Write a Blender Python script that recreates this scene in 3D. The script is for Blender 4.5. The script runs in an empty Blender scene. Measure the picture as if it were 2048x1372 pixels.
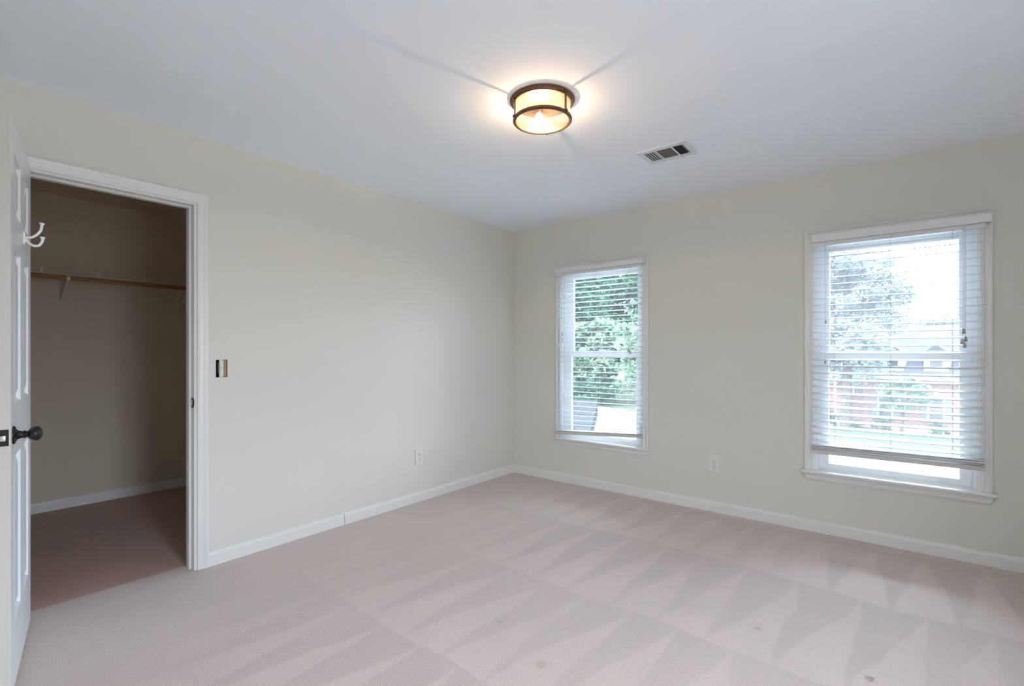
import bpy, bmesh, math, random
from mathutils import Vector, Matrix
random.seed(7)
S = bpy.context.scene
COL = S.collection

# ------------------------------------------------------------------ camera
A = math.radians(38.72)
cd = bpy.data.cameras.new('camera')
cd.sensor_width = 36.0
cd.lens = 979 / 2048 * 36.0
cd.shift_y = 16 / 2048
cd.clip_start = 0.05
cd.clip_end = 500
cam = bpy.data.objects.new('camera', cd)
COL.objects.link(cam)
cam.location = (3.106, -3.899, 1.231)
cam.rotation_euler = (math.radians(90), 0, A)
S.camera = cam

# ------------------------------------------------------------------ exposure
S.view_settings.view_transform = 'Standard'
S.view_settings.look = 'None'
S.view_settings.gamma = 1
S.view_settings.exposure = 1.13
S.view_settings.use_curve_mapping = False
S.cycles.max_bounces = 14
S.cycles.diffuse_bounces = 9
S.cycles.transparent_max_bounces = 24
S.cycles.sample_clamp_indirect = 8
S.cycles.use_denoising = True

# ------------------------------------------------------------------ sky
SKY = 11.0
w = bpy.data.worlds.new('overcast_sky')
S.world = w
w.use_nodes = True
nt = w.node_tree
nt.nodes.clear()
out = nt.nodes.new('ShaderNodeOutputWorld')
bg = nt.nodes.new('ShaderNodeBackground')
tc = nt.nodes.new('ShaderNodeTexCoord')
sx = nt.nodes.new('ShaderNodeSeparateXYZ')
ramp = nt.nodes.new('ShaderNodeValToRGB')
ramp.color_ramp.elements[0].position = 0.0
ramp.color_ramp.elements[0].color = (0.30, 0.33, 0.33, 1)
ramp.color_ramp.elements[1].position = 0.5
ramp.color_ramp.elements[1].color = (1.02, 1.16, 1.40, 1)
e2 = ramp.color_ramp.elements.new(0.16)
e2.color = (0.78, 0.90, 1.06, 1)
e = ramp.color_ramp.elements.new(0.04)
e.color = (0.70, 0.80, 0.92, 1)
nt.links.new(tc.outputs['Generated'], sx.inputs[0])
nt.links.new(sx.outputs['Z'], ramp.inputs[0])
nt.links.new(ramp.outputs[0], bg.inputs[0])
bg.inputs[1].default_value = SKY
nt.links.new(bg.outputs[0], out.inputs[0])

# hazy sun from behind the house
sd = bpy.data.lights.new('sun', 'SUN')
sd.energy = 7.0
sd.angle = math.radians(8)
sd.color = (1.0, 0.96, 0.88)
sun = bpy.data.objects.new('sun', sd)
COL.objects.link(sun)
sun.rotation_euler = Vector((0.45, 0.75, -0.9)).to_track_quat('-Z', 'Y').to_euler()


# ------------------------------------------------------------------ materials
def new_mat(name):
    m = bpy.data.materials.new(name)
    m.use_nodes = True
    return m, m.node_tree, m.node_tree.nodes['Principled BSDF']


def mat(name, col, rough=0.5, metal=0.0, bump=0.0, bscale=200.0, var=0.0, vscale=8.0, spec=0.5):
    m, t, p = new_mat(name)
    p.inputs['Base Color'].default_value = (*col, 1)
    p.inputs['Roughness'].default_value = rough
    p.inputs['Metallic'].default_value = metal
    p.inputs['Specular IOR Level'].default_value = spec
    c = t.nodes.new('ShaderNodeTexCoord')
    if var > 0:
        n = t.nodes.new('ShaderNodeTexNoise')
        n.inputs['Scale'].default_value = vscale
        n.inputs['Detail'].default_value = 5
        t.links.new(c.outputs['Object'], n.inputs['Vector'])
        mr = t.nodes.new('ShaderNodeMapRange')
        mr.inputs[3].default_value = 1 - var
        mr.inputs[4].default_value = 1 + var
        t.links.new(n.outputs[0], mr.inputs[0])
        mx = t.nodes.new('ShaderNodeVectorMath')
        mx.operation = 'SCALE'
        mx.inputs[0].default_value = col
        t.links.new(mr.outputs[0], mx.inputs['Scale'])
        t.links.new(mx.outputs[0], p.inputs['Base Color'])
    if bump > 0:
        n2 = t.nodes.new('ShaderNodeTexNoise')
        n2.inputs['Scale'].default_value = bscale
        n2.inputs['Detail'].default_value = 4
        t.links.new(c.outputs['Object'], n2.inputs['Vector'])
        b = t.nodes.new('ShaderNodeBump')
        b.inputs['Strength'].default_value = bump
        b.inputs['Distance'].default_value = 0.002
        t.links.new(n2.outputs[0], b.inputs['Height'])
        t.links.new(b.outputs[0], p.inputs['Normal'])
    return m


M = {}
M['wall'] = mat('wall_paint_cream', (0.69, 0.672, 0.618), 0.75, bump=0.12, bscale=180, var=0.012, vscale=1.5, spec=0.25)
M['ceiling'] = mat('ceiling_paint_white', (0.84, 0.895, 0.965), 0.85, bump=0.12, bscale=150, var=0.01, vscale=1.2, spec=0.2)
M['closet_wall'] = mat('closet_paint_shaded_cream', (0.66, 0.57, 0.46), 0.75, bump=0.12, bscale=180, var=0.012, vscale=1.5, spec=0.25)  # wall cream made darker and warmer for the closet's shade
M['trim'] = mat('trim_paint_semigloss', (0.75, 0.745, 0.725), 0.35, bump=0.04, bscale=60, var=0.01)
M['door'] = mat('door_paint_semigloss', (0.74, 0.76, 0.79), 0.33, bump=0.05, bscale=70, var=0.01)
M['vinyl'] = mat('window_vinyl_white', (0.82, 0.84, 0.86), 0.3, var=0.01)
M['slat'] = mat('blind_slat_white', (0.74, 0.755, 0.765), 0.5, var=0.01)
M['valance'] = mat('blind_valance_white', (0.76, 0.755, 0.74), 0.4, var=0.01)
M['rail'] = mat('blind_rail_ivory', (0.60, 0.57, 0.53), 0.5, var=0.02)
M['cord'] = mat('blind_cord', (0.55, 0.56, 0.56), 0.8, var=0.05, vscale=80)
M['tassel'] = mat('tassel_grey_plastic', (0.36, 0.35, 0.33), 0.5, var=0.03)
M['bronze'] = mat('oil_rubbed_bronze', (0.17, 0.095, 0.06), 0.38, 0.75, var=0.12, vscale=30)
M['black'] = mat('black_hardware', (0.02, 0.019, 0.017), 0.28, 0.5, var=0.1, vscale=30)
M['steel'] = mat('bright_steel', (0.72, 0.73, 0.73), 0.25, 1.0, var=0.03)
M['plate'] = mat('outlet_plastic', (0.72, 0.71, 0.675), 0.35, var=0.01)
M['slot'] = mat('outlet_slot_dark', (0.05, 0.05, 0.05), 0.7, var=0.05)
M['hook'] = mat('hook_white_enamel', (0.86, 0.86, 0.84), 0.22, var=0.01)
M['wire'] = mat('shelf_wire_white', (0.70, 0.69, 0.66), 0.4, var=0.02)
M['vent'] = mat('vent_enamel', (0.66, 0.72, 0.76), 0.4, var=0.02)
M['duct_shade'] = mat('duct_shade_dark', (0.045, 0.05, 0.05), 0.8, var=0.2, vscale=60)
M['louvre_mid'] = mat('louvre_brownish', (0.36, 0.34, 0.30), 0.7, var=0.1, vscale=60)  # brownish tone of the middle louvres
M['hole'] = mat('wall_cavity_dark', (0.04, 0.028, 0.018), 0.9, var=0.2, vscale=90)
M['asphalt'] = mat('street_concrete', (0.22, 0.22, 0.225), 0.9, bump=0.3, bscale=8, var=0.05, vscale=0.4)
M['housewhite'] = mat('house_white_trim', (0.30, 0.305, 0.315), 0.6, var=0.02)
M['houseglass'] = mat('house_dark_window', (0.02, 0.026, 0.03), 0.15, var=0.1)
M['shutter'] = mat('shutter_blue_grey', (0.03, 0.036, 0.052), 0.6, var=0.05)
M['mulch'] = mat('flower_bed_mulch', (0.10, 0.065, 0.055), 0.95, var=0.3, vscale=2)
M['bark'] = mat('tree_bark', (0.03, 0.026, 0.02), 0.9, spec=0.1, bump=0.5, bscale=20, var=0.3, vscale=6)
M['brickdummy'] = None


def wood(name, c1, c2, scale=18):
    m, t, p = new_mat(name)
    p.inputs['Roughness'].default_value = 0.5
    c = t.nodes.new('ShaderNodeTexCoord')
    mp = t.nodes.new('ShaderNodeMapping')
    mp.inputs['Scale'].default_value = (1, 0.06, 1)
    n = t.nodes.new('ShaderNodeTexNoise')
    n.inputs['Scale'].default_value = scale * 6
    r = t.nodes.new('ShaderNodeValToRGB')
    r.color_ramp.elements[0].color = (*c1, 1)
    r.color_ramp.elements[1].color = (*c2, 1)
    r.color_ramp.elements[0].position = 0.35
    r.color_ramp.elements[1].position = 0.65
    t.links.new(c.outputs['Object'], mp.inputs[0])
    t.links.new(mp.outputs[0], n.inputs['Vector'])
    t.links.new(n.outputs[0], r.inputs[0])
    t.links.new(r.outputs[0], p.inputs['Base Color'])
    return m


M['rod'] = wood('closet_rod_wood', (0.30, 0.13, 0.045), (0.42, 0.20, 0.07))
M['stud'] = wood('bare_wood_stud', (0.36, 0.22, 0.11), (0.48, 0.31, 0.17))


def math_node(t, op, a, b=None, c=None):
    n = t.nodes.new('ShaderNodeMath')
    n.operation = op
    for i, v in enumerate((a, b, c)):
        if v is None:
            continue
        if isinstance(v, (int, float)):
            n.inputs[i].default_value = v
        else:
            t.links.new(v, n.inputs[i])
    return n.outputs[0]


def carpet(name='carpet_beige_cut_pile', BASE=(0.615, 0.49, 0.425)):
    m, t, p = new_mat(name)
    p.inputs['Roughness'].default_value = 0.68
    p.inputs['Specular IOR Level'].default_value = 0.35
    p.inputs['Sheen Weight'].default_value = 0.5
    p.inputs['Sheen Tint'].default_value = (0.9, 0.95, 1.0, 1)
    p.inputs['Sheen Roughness'].default_value = 0.5
    c = t.nodes.new('ShaderNodeTexCoord')
    # gently warped coordinates for the vacuum strokes
    wn = t.nodes.new('ShaderNodeTexNoise')
    wn.inputs['Scale'].default_value = 1.1
    wn.inputs['Detail'].default_value = 2
    t.links.new(c.outputs['Object'], wn.inputs['Vector'])
    s = t.nodes.new('ShaderNodeSeparateXYZ')
    t.links.new(c.outputs['Object'], s.inputs[0])
    s2 = t.nodes.new('ShaderNodeSeparateColor')
    t.links.new(wn.outputs['Color'], s2.inputs[0])
    wx = math_node(t, 'MULTIPLY_ADD', s2.outputs[0], 0.2, -0.10)
    wy = math_node(t, 'MULTIPLY_ADD', s2.outputs[1], 0.2, -0.10)
    x = math_node(t, 'ADD', s.outputs['X'], wx)
    y = math_node(t, 'ADD', s.outputs['Y'], wy)
    # rows of strokes run towards the camera from the window wall
    yr = math_node(t, 'MULTIPLY_ADD', y, -1 / 0.82, -0.10)
    row = math_node(t, 'FLOOR', yr)
    v = math_node(t, 'SUBTRACT', yr, row)
    shift = math_node(t, 'MULTIPLY', row, 0.37)
    u0 = math_node(t, 'MULTIPLY_ADD', x, 1 / 0.24, shift)
    u0 = math_node(t, 'MULTIPLY_ADD', v, 0.35, u0)
    u = math_node(t, 'FRACT', u0)
    d = math_node(t, 'ABSOLUTE', math_node(t, 'SUBTRACT', u, 0.5))
    edge = math_node(t, 'SUBTRACT', math_node(t, 'MULTIPLY', v, 0.48), d)
    mr = t.nodes.new('ShaderNodeMapRange')
    mr.interpolation_type = 'SMOOTHSTEP'
    mr.inputs[1].default_value = -0.05
    mr.inputs[2].default_value = 0.05
    t.links.new(edge, mr.inputs[0])
    # strokes are faint near the left wall and strongest mid-floor
    fn = t.nodes.new('ShaderNodeTexNoise')
    fn.inputs['Scale'].default_value = 0.9
    t.links.new(c.outputs['Object'], fn.inputs['Vector'])
    fade = t.nodes.new('ShaderNodeMapRange')
    fade.inputs[1].default_value = 0.2
    fade.inputs[2].default_value = 1.3
    t.links.new(s.outputs['X'], fade.inputs[0])
    fade2 = t.nodes.new('ShaderNodeMapRange')
    fade2.inputs[1].default_value = 0.3
    fade2.inputs[2].default_value = 0.62
    fade2.inputs[3].default_value = 0.25
    t.links.new(fn.outputs[0], fade2.inputs[0])
    st = math_node(t, 'MULTIPLY', math_node(t, 'SUBTRACT', mr.outputs[0], 0.5), fade.outputs[0])
    st = math_node(t, 'MULTIPLY', st, fade2.outputs[0])
    st = math_node(t, 'MULTIPLY', st, 0.145)
    # patchy wear and pile speckle
    n1 = t.nodes.new('ShaderNodeTexNoise')
    n1.inputs['Scale'].default_value = 2.2
    n1.inputs['Detail'].default_value = 4
    t.links.new(c.outputs['Object'], n1.inputs['Vector'])
    n2 = t.nodes.new('ShaderNodeTexNoise')
    n2.inputs['Scale'].default_value = 210
    n2.inputs['Detail'].default_value = 3
    t.links.new(c.outputs['Object'], n2.inputs['Vector'])
    n3 = t.nodes.new('ShaderNodeTexNoise')
    n3.inputs['Scale'].default_value = 85
    n3.inputs['Detail'].default_value = 3
    t.links.new(c.outputs['Object'], n3.inputs['Vector'])
    f = math_node(t, 'MULTIPLY_ADD', n1.outputs[0], 0.14, 0.93)
    f = math_node(t, 'ADD', f, math_node(t, 'MULTIPLY_ADD', n2.outputs[0], 0.42, -0.21))
    f = math_node(t, 'ADD', f, math_node(t, 'MULTIPLY_ADD', n3.outputs[0], 0.18, -0.09))
    f = math_node(t, 'ADD', f, st)
    sc = t.nodes.new('ShaderNodeVectorMath')
    sc.operation = 'SCALE'
    sc.inputs[0].default_value = BASE
    t.links.new(f, sc.inputs['Scale'])
    # a few old stains
    cur = sc.outputs[0]
    for (px, py, r, colr, a) in ((1.993, -2.332, 0.035, (0.50, 0.33, 0.20), 0.55), (3.005, -1.625, 0.022, (0.22, 0.15, 0.10), 0.8),
                                 (2.60, -1.52, 0.02, (0.30, 0.22, 0.17), 0.5), (1.675, -2.201, 0.02, (0.36, 0.29, 0.25), 0.5),
                                 (0.98, -1.40, 0.02, (0.36, 0.29, 0.25), 0.6)):
        vd = t.nodes.new('ShaderNodeVectorMath')
        vd.operation = 'DISTANCE'
        vd.inputs[1].default_value = (px, py, 0)
        wv = t.nodes.new('ShaderNodeVectorMath')
        wv.operation = 'MULTIPLY_ADD'
        wv.inputs[1].default_value = (0.06, 0.06, 0)
        t.links.new(n3.outputs['Color'], wv.inputs[0])
        t.links.new(c.outputs['Object'], wv.inputs[2])
        t.links.new(wv.outputs[0], vd.inputs[0])
        vd.inputs[1].default_value = (px + 0.03, py + 0.03, 0)
        k = t.nodes.new('ShaderNodeMapRange')
        k.inputs[1].default_value = r
        k.inputs[2].default_value = r * 0.4
        k.inputs[4].default_value = a
        t.links.new(vd.outputs['Value'], k.inputs[0])
        mx = t.nodes.new('ShaderNodeMix')
        mx.data_type = 'RGBA'
        t.links.new(k.outputs[0], mx.inputs[0])
        t.links.new(cur, mx.inputs[6])
        mx.inputs[7].default_value = (*colr, 1)
        cur = mx.outputs[2]
    t.links.new(cur, p.inputs['Base Color'])
    h = math_node(t, 'ADD', math_node(t, 'MULTIPLY', n2.outputs[0], 0.8), math_node(t, 'MULTIPLY', n3.outputs[0], 0.45))
    b = t.nodes.new('ShaderNodeBump')
    b.inputs['Strength'].default_value = 0.7
    b.inputs['Distance'].default_value = 0.010
    t.links.new(h, b.inputs['Height'])
    t.links.new(b.outputs[0], p.inputs['Normal'])
    return m


M['carpet'] = carpet()
M['closet_carpet'] = carpet('carpet_shaded_cut_pile', (0.44, 0.235, 0.14))  # carpet recoloured darker brown, the closet's dimness set in the colour


def glass_pane(name, haze):
    m = bpy.data.materials.new(name)
    m.use_nodes = True
    t = m.node_tree
    t.nodes.clear()
    o = t.nodes.new('ShaderNodeOutputMaterial')
    tr = t.nodes.new('ShaderNodeBsdfTransparent')
    tr.inputs[0].default_value = (0.93, 0.96, 0.95, 1)
    gl = t.nodes.new('ShaderNodeBsdfGlossy')
    gl.inputs['Roughness'].default_value = 0.02
    tl = t.nodes.new('ShaderNodeBsdfTranslucent')
    tl.inputs[0].default_value = (0.88, 0.95, 1.0, 1)
    n = t.nodes.new('ShaderNodeTexNoise')
    n.inputs['Scale'].default_value = 3
    c = t.nodes.new('ShaderNodeTexCoord')
    t.links.new(c.outputs['Object'], n.inputs['Vector'])
    k = math_node(t, 'MULTIPLY_ADD', n.outputs[0], haze * 0.3, haze * 0.85)
    m1 = t.nodes.new('ShaderNodeMixShader')
    t.links.new(k, m1.inputs[0])
    t.links.new(tr.outputs[0], m1.inputs[1])
    t.links.new(tl.outputs[0], m1.inputs[2])
    fr = t.nodes.new('ShaderNodeFresnel')
    fr.inputs[0].default_value = 1.45
    m2 = t.nodes.new('ShaderNodeMixShader')
    t.links.new(fr.outputs[0], m2.inputs[0])
    t.links.new(m1.outputs[0], m2.inputs[1])
    t.links.new(gl.outputs[0], m2.inputs[2])
    t.links.new(m2.outputs[0], o.inputs[0])
    return m


M['pane1'] = glass_pane('window_glass_faint_glare', 0.008)  # translucent haze stands in for outdoor glare
M['pane2'] = glass_pane('window_glass_glare', 0.024)  # stronger glare veil against the brighter sky


def seeded():
    m = bpy.data.materials.new('seeded_lamp_glass')
    m.use_nodes = True
    t = m.node_tree
    t.nodes.clear()
    o = t.nodes.new('ShaderNodeOutputMaterial')
    tr = t.nodes.new('ShaderNodeBsdfTransparent')
    tr.inputs[0].default_value = (0.97, 0.95, 0.9, 1)
    tl = t.nodes.new('ShaderNodeBsdfTranslucent')
    tl.inputs[0].default_value = (1, 0.93, 0.8, 1)
    gl = t.nodes.new('ShaderNodeBsdfGlossy')
    gl.inputs['Roughness'].default_value = 0.12
    c = t.nodes.new('ShaderNodeTexCoord')
    v = t.nodes.new('ShaderNodeTexVoronoi')
    v.inputs['Scale'].default_value = 110
    t.links.new(c.outputs['Object'], v.inputs['Vector'])
    b = t.nodes.new('ShaderNodeBump')
    b.inputs['Strength'].default_value = 0.6
    b.inputs['Distance'].default_value = 0.002
    t.links.new(v.outputs[0], b.inputs['Height'])
    t.links.new(b.outputs[0], gl.inputs['Normal'])
    k = t.nodes.new('ShaderNodeMapRange')
    k.inputs[1].default_value = 0.0
    k.inputs[2].default_value = 0.6
    k.inputs[3].default_value = 0.16
    k.inputs[4].default_value = 0.05
    t.links.new(v.outputs[0], k.inputs[0])
    m1 = t.nodes.new('ShaderNodeMixShader')
    t.links.new(k.outputs[0], m1.inputs[0])
    t.links.new(tr.outputs[0], m1.inputs[1])
    t.links.new(tl.outputs[0], m1.inputs[2])
    m2 = t.nodes.new('ShaderNodeMixShader')
    m2.inputs[0].default_value = 0.10
    t.links.new(m1.outputs[0], m2.inputs[1])
    t.links.new(gl.outputs[0], m2.inputs[2])
    t.links.new(m2.outputs[0], o.inputs[0])
    return m


M['seeded'] = seeded()


def emit(name, col, st):
    m, t, p = new_mat(name)
    p.inputs['Base Color'].default_value = (*col, 1)
    p.inputs['Emission Color'].default_value = (*col, 1)
    p.inputs['Emission Strength'].default_value = st
    return m


M['bulb'] = emit('glowing_bulb', (1.0, 0.80, 0.55), 10)


def leafmat(name, c1, c2):
    m = bpy.data.materials.new(name)
    m.use_nodes = True
    t = m.node_tree
    t.nodes.clear()
    o = t.nodes.new('ShaderNodeOutputMaterial')
    d = t.nodes.new('ShaderNodeBsdfDiffuse')
    tl = t.nodes.new('ShaderNodeBsdfTranslucent')
    c = t.nodes.new('ShaderNodeTexCoord')
    n = t.nodes.new('ShaderNodeTexNoise')
    n.inputs['Scale'].default_value = 1.6
    n.inputs['Detail'].default_value = 6
    t.links.new(c.outputs['Object'], n.inputs['Vector'])
    r = t.nodes.new('ShaderNodeValToRGB')
    r.color_ramp.elements[0].position = 0.35
    r.color_ramp.elements[1].position = 0.68
    r.color_ramp.elements[0].color = (*c1, 1)
    r.color_ramp.elements[1].color = (*c2, 1)
    t.links.new(n.outputs[0], r.inputs[0])
    t.links.new(r.outputs[0], d.inputs[0])
    t.links.new(r.outputs[0], tl.inputs[0])
    mx = t.nodes.new('ShaderNodeMixShader')
    mx.inputs[0].default_value = 0.35
    t.links.new(d.outputs[0], mx.inputs[1])
    t.links.new(tl.outputs[0], mx.inputs[2])
    t.links.new(mx.outputs[0], o.inputs[0])
    return m


M['leaf'] = leafmat('leaves_mid_green', (0.008, 0.026, 0.017), (0.055, 0.125, 0.078))
M['leaf_pale'] = leafmat('leaves_pale_green', (0.012, 0.034, 0.022), (0.15, 0.21, 0.14))
M['leaf_haze'] = leafmat('leaves_haze_tinted', (0.085, 0.105, 0.110), (0.16, 0.19, 0.185))  # bluish outdoor haze mixed into the leaf colour
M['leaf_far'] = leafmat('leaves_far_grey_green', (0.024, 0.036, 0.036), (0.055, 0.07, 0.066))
M['grass'] = mat('lawn_grass', (0.024, 0.033, 0.021), 0.95, var=0.25, vscale=0.7, spec=0.05)


def brick(name, c1, c2, mortar, scale, rot=False):
    m, t, p = new_mat(name)
    p.inputs['Roughness'].default_value = 0.9
    p.inputs['Specular IOR Level'].default_value = 0.05
    c = t.nodes.new('ShaderNodeTexCoord')
    mp = t.nodes.new('ShaderNodeMapping')
    mp.inputs['Rotation'].default_value = (math.radians(90), 0, 0) if not rot else (0, 0, 0)
    b = t.nodes.new('ShaderNodeTexBrick')
    b.inputs['Color1'].default_value = (*c1, 1)
    b.inputs['Color2'].default_value = (*c2, 1)
    b.inputs['Mortar'].default_value = (*mortar, 1)
    b.inputs['Scale'].default_value = scale
    b.inputs['Mortar Size'].default_value = 0.012
    t.links.new(c.outputs['Object'], mp.inputs[0])
    t.links.new(mp.outputs[0], b.inputs['Vector'])
    t.links.new(b.outputs[0], p.inputs['Base Color'])
    return m


M['brick'] = brick('red_brick', (0.105, 0.050, 0.043), (0.085, 0.042, 0.038), (0.12, 0.10, 0.095), 2.2)
M['shingle'] = brick('grey_roof_shingle', (0.014, 0.017, 0.020), (0.010, 0.012, 0.015), (0.006, 0.007, 0.009), 3.0, True)
M['shingle_pale'] = brick('pale_roof_shingle', (0.034, 0.034, 0.041), (0.029, 0.029, 0.036), (0.022, 0.022, 0.028), 3.0, True)


# ------------------------------------------------------------------ mesh helpers
class MB:
    def __init__(self):
        self.v = []
        self.f = []

    def add(self, vs, fs):
        o = len(self.v)
        self.v += [tuple(q) for q in vs]
        self.f += [tuple(i + o for i in f) for f in fs]
        return self

    def box(self, x0, x1, y0, y1, z0, z1):
        vs = [(x, y, z) for z in (z0, z1) for y in (y0, y1) for x in (x0, x1)]
        return self.add(vs, [(0, 2, 3, 1), (4, 5, 7, 6), (0, 1, 5, 4), (2, 6, 7, 3), (0, 4, 6, 2), (1, 3, 7, 5)])

    def cboxr(self, x0, x1, y0, y1, z0, z1, c):
        """box chamfered on the edges facing -y / all edges lightly"""
        bm = bmesh.new()
        bmesh.ops.create_cube(bm, size=1)
        for q in bm.verts:
            q.co = Vector(((x0 + x1) / 2 + q.co.x * (x1 - x0), (y0 + y1) / 2 + q.co.y * (y1 - y0), (z0 + z1) / 2 + q.co.z * (z1 - z0)))
        bmesh.ops.bevel(bm, geom=bm.edges[:], offset=c, segments=2, profile=0.5, affect='EDGES')
        bm.verts.index_update()
        self.add([q.co[:] for q in bm.verts], [[q.index for q in f.verts] for f in bm.faces])
        bm.free()
        return self

    def tube(self, pts, r, n=8, caps=True, radii=None):
        pts = [Vector(p) for p in pts]
        rings = []
        prev = None
        for i, p in enumerate(pts):
            d = (pts[min(i + 1, len(pts) - 1)] - pts[max(i - 1, 0)]).normalized()
            if prev is None:
                up = Vector((0, 0, 1)) if abs(d.z) < 0.9 else Vector((1, 0, 0))
                a = d.cross(up).normalized()
            else:
                a = (prev - d * prev.dot(d)).normalized()
            prev = a
            b = d.cross(a)
            rr = radii[i] if radii else r
            rings.append([p + (a * math.cos(k * 2 * math.pi / n) + b * math.sin(k * 2 * math.pi / n)) * rr for k in range(n)])
        vs = [q for rg in rings for q in rg]
        fs = []
        for i in range(len(rings) - 1):
            for k in range(n):
                fs.append((i * n + k, i * n + (k + 1) % n, (i + 1) * n + (k + 1) % n, (i + 1) * n + k))
        if caps:
            fs.append(tuple(range(n))[::-1])
            fs.append(tuple((len(rings) - 1) * n + k for k in range(n)))
        return self.add(vs, fs)

    def lathe(self, prof, n=48, mtx=None, close=False):
        """prof: (radius, height) about z"""
        vs = []
        for r, h in prof:
            for k in range(n):
                t = 2 * math.pi * k / n
                q = Vector((r * math.cos(t), r * math.sin(t), h))
                vs.append(mtx @ q if mtx else q)
        fs = []
        m = len(prof)
        rng = m if close else m - 1
        for i in range(rng):
            j = (i + 1) % m
            for k in range(n):
                fs.append((i * n + k, i * n + (k + 1) % n, j * n + (k + 1) % n, j * n + k))
        return self.add(vs, fs)

    def build(self, name, m, parent=None, smooth=False, loc=None):
        me = bpy.data.meshes.new(name)
        me.from_pydata(self.v, [], self.f)
        bm = bmesh.new()
        bm.from_mesh(me)
        bmesh.ops.remove_doubles(bm, verts=bm.verts, dist=1e-6)
        bmesh.ops.recalc_face_normals(bm, faces=bm.faces)
        bm.to_mesh(me)
        bm.free()
        if smooth:
            me.polygons.foreach_set('use_smooth', [True] * len(me.polygons))
            try:
                me.set_sharp_from_angle(angle=math.radians(40))
            except Exception:
                pass
        if m is not None:
            me.materials.append(m)
        o = bpy.data.objects.new(name, me)
        COL.objects.link(o)
        if parent:
            o.parent = parent
        if loc:
            o.location = loc
        return o


def empty(name, loc=(0, 0, 0), rz=0.0):
    o = bpy.data.objects.new(name, None)
    o.empty_display_size = 0.1
    COL.objects.link(o)
    o.location = loc
    o.rotation_euler = (0, 0, rz)
    return o


def tag(o, label=None, cat=None, group=None, kind=None):
    if label:
        o['label'] = label
    if cat:
        o['category'] = cat
    if group:
        o['group'] = group
    if kind:
        o['kind'] = kind
    return o


def struct(o, label=None):
    o['kind'] = 'structure'
    if label:
        o['label'] = label
    return o


def panel_with_holes(mb, axis, a0, a1, z0, z1, t0, t1, holes):
    """a wall slab spanned by (a, z) and thickness t0..t1 along the other axis, with rectangular holes"""
    As = sorted({a0, a1, *[h[0] for h in holes], *[h[1] for h in holes]})
    Zs = sorted({z0, z1, *[h[2] for h in holes], *[h[3] for h in holes]})

    def solid(i, j):
        if i < 0 or j < 0 or i >= len(As) - 1 or j >= len(Zs) - 1:
            return False
        ca, cz = (As[i] + As[i + 1]) / 2, (Zs[j] + Zs[j + 1]) / 2
        return not any(h[0] < ca < h[1] and h[2] < cz < h[3] for h in holes)

    def P(a, t, z):
        return (a, t, z) if axis == 'x' else (t, a, z)

    for i in range(len(As) - 1):
        for j in range(len(Zs) - 1):
            if not solid(i, j):
                continue
            p, q, r, s = As[i], As[i + 1], Zs[j], Zs[j + 1]
            mb.add([P(p, t0, r), P(q, t0, r), P(q, t0, s), P(p, t0, s)], [(0, 1, 2, 3)])
            mb.add([P(p, t1, r), P(q, t1, r), P(q, t1, s), P(p, t1, s)], [(0, 3, 2, 1)])
            for (di, dj, e1, e2) in ((-1, 0, (p, r), (p, s)), (1, 0, (q, r), (q, s)), (0, -1, (p, r), (q, r)), (0, 1, (p, s), (q, s))):
                if not solid(i + di, j + dj):
                    mb.add([P(e1[0], t0, e1[1]), P(e2[0], t0, e2[1]), P(e2[0], t1, e2[1]), P(e1[0], t1, e1[1])], [(0, 1, 2, 3)])


def casing(axis, L, R, B, T, prof, base, sgn, name, parent, sides=3):
    """mitred casing around an opening. prof: (offset outward, height off the wall)"""
    mb = MB()

    def P(a, z, h):
        return (a, base + sgn * h, z) if axis == 'x' else (base + sgn * h, a, z)
    rows = [[P(L - o, B, h), P(L - o, T + o, h), P(R + o, T + o, h), P(R + o, B, h)] for o, h in prof]
    n = len(rows)
    vs = [q for r in rows for q in r]
    fs = []
    for i in range(n - 1):
        for k in range(3):
            fs.append((i * 4 + k, i * 4 + k + 1, (i + 1) * 4 + k + 1, (i + 1) * 4 + k))
    fs.append(tuple(i * 4 for i in range(n)))
    fs.append(tuple(i * 4 + 3 for i in range(n))[::-1])
    mb.add(vs, fs)
    return mb.build(name, M['trim'], parent)


# ------------------------------------------------------------------ room shell
H = 2.44
XR = 4.25      # right wall
YB = -4.45     # wall behind the camera
W1 = (0.523, 1.442)
W2 = (2.569, 3.498)
CW = 0.050     # casing width
OP = [(a + CW, b - CW, 0.42, 2.0) for a, b in (W1, W2)]
DY0, DY1, DZ = -3.580, -2.862, 2.062   # closet opening

mb = MB()
panel_with_holes(mb, 'x', -0.12, XR + 0.15, -0.3, H + 0.2, 0.0, 0.15, [(a, b, z0, z1) for a, b, z0, z1 in OP])
struct(mb.build('wall_far', M['wall']), 'cream painted wall with the two windows')
mb = MB()
SW = (-2.762, -2.700, 1.078, 1.180)
panel_with_holes(mb, 'y', YB, 0.0, 0.0, H, -0.12, 0.0, [(DY0, DY1, 0.0, DZ), SW])
struct(mb.build('wall_left', M['wall']), 'cream painted wall with the closet doorway')
RW = [(-3.75, -2.95, 0.42, 2.0)]  # opening of the added window, out of view, for side light
mb = MB()
panel_with_holes(mb, 'y', YB - 0.15, 0.15, -0.3, H + 0.2, XR, XR + 0.15, [(a, b, c, d) for a, b, c, d in RW])
struct(mb.build('wall_right', M['wall']), 'cream painted wall to the right of the photographer')
mb = MB()
BWIN = []
panel_with_holes(mb, 'x', -0.12, XR, 0.0, H, YB - 0.15, YB, BWIN)
struct(mb.build('wall_rear', M['wall']), 'cream painted wall behind the photographer')
CX = -2.03     # closet back wall
CY0, CY1 = -4.45, -1.95
mb = MB()
mb.box(-0.11, XR, YB, 0.0, -0.12, 0.0)
struct(mb.build('floor', M['carpet']), 'beige cut-pile carpet with vacuum marks')
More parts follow.
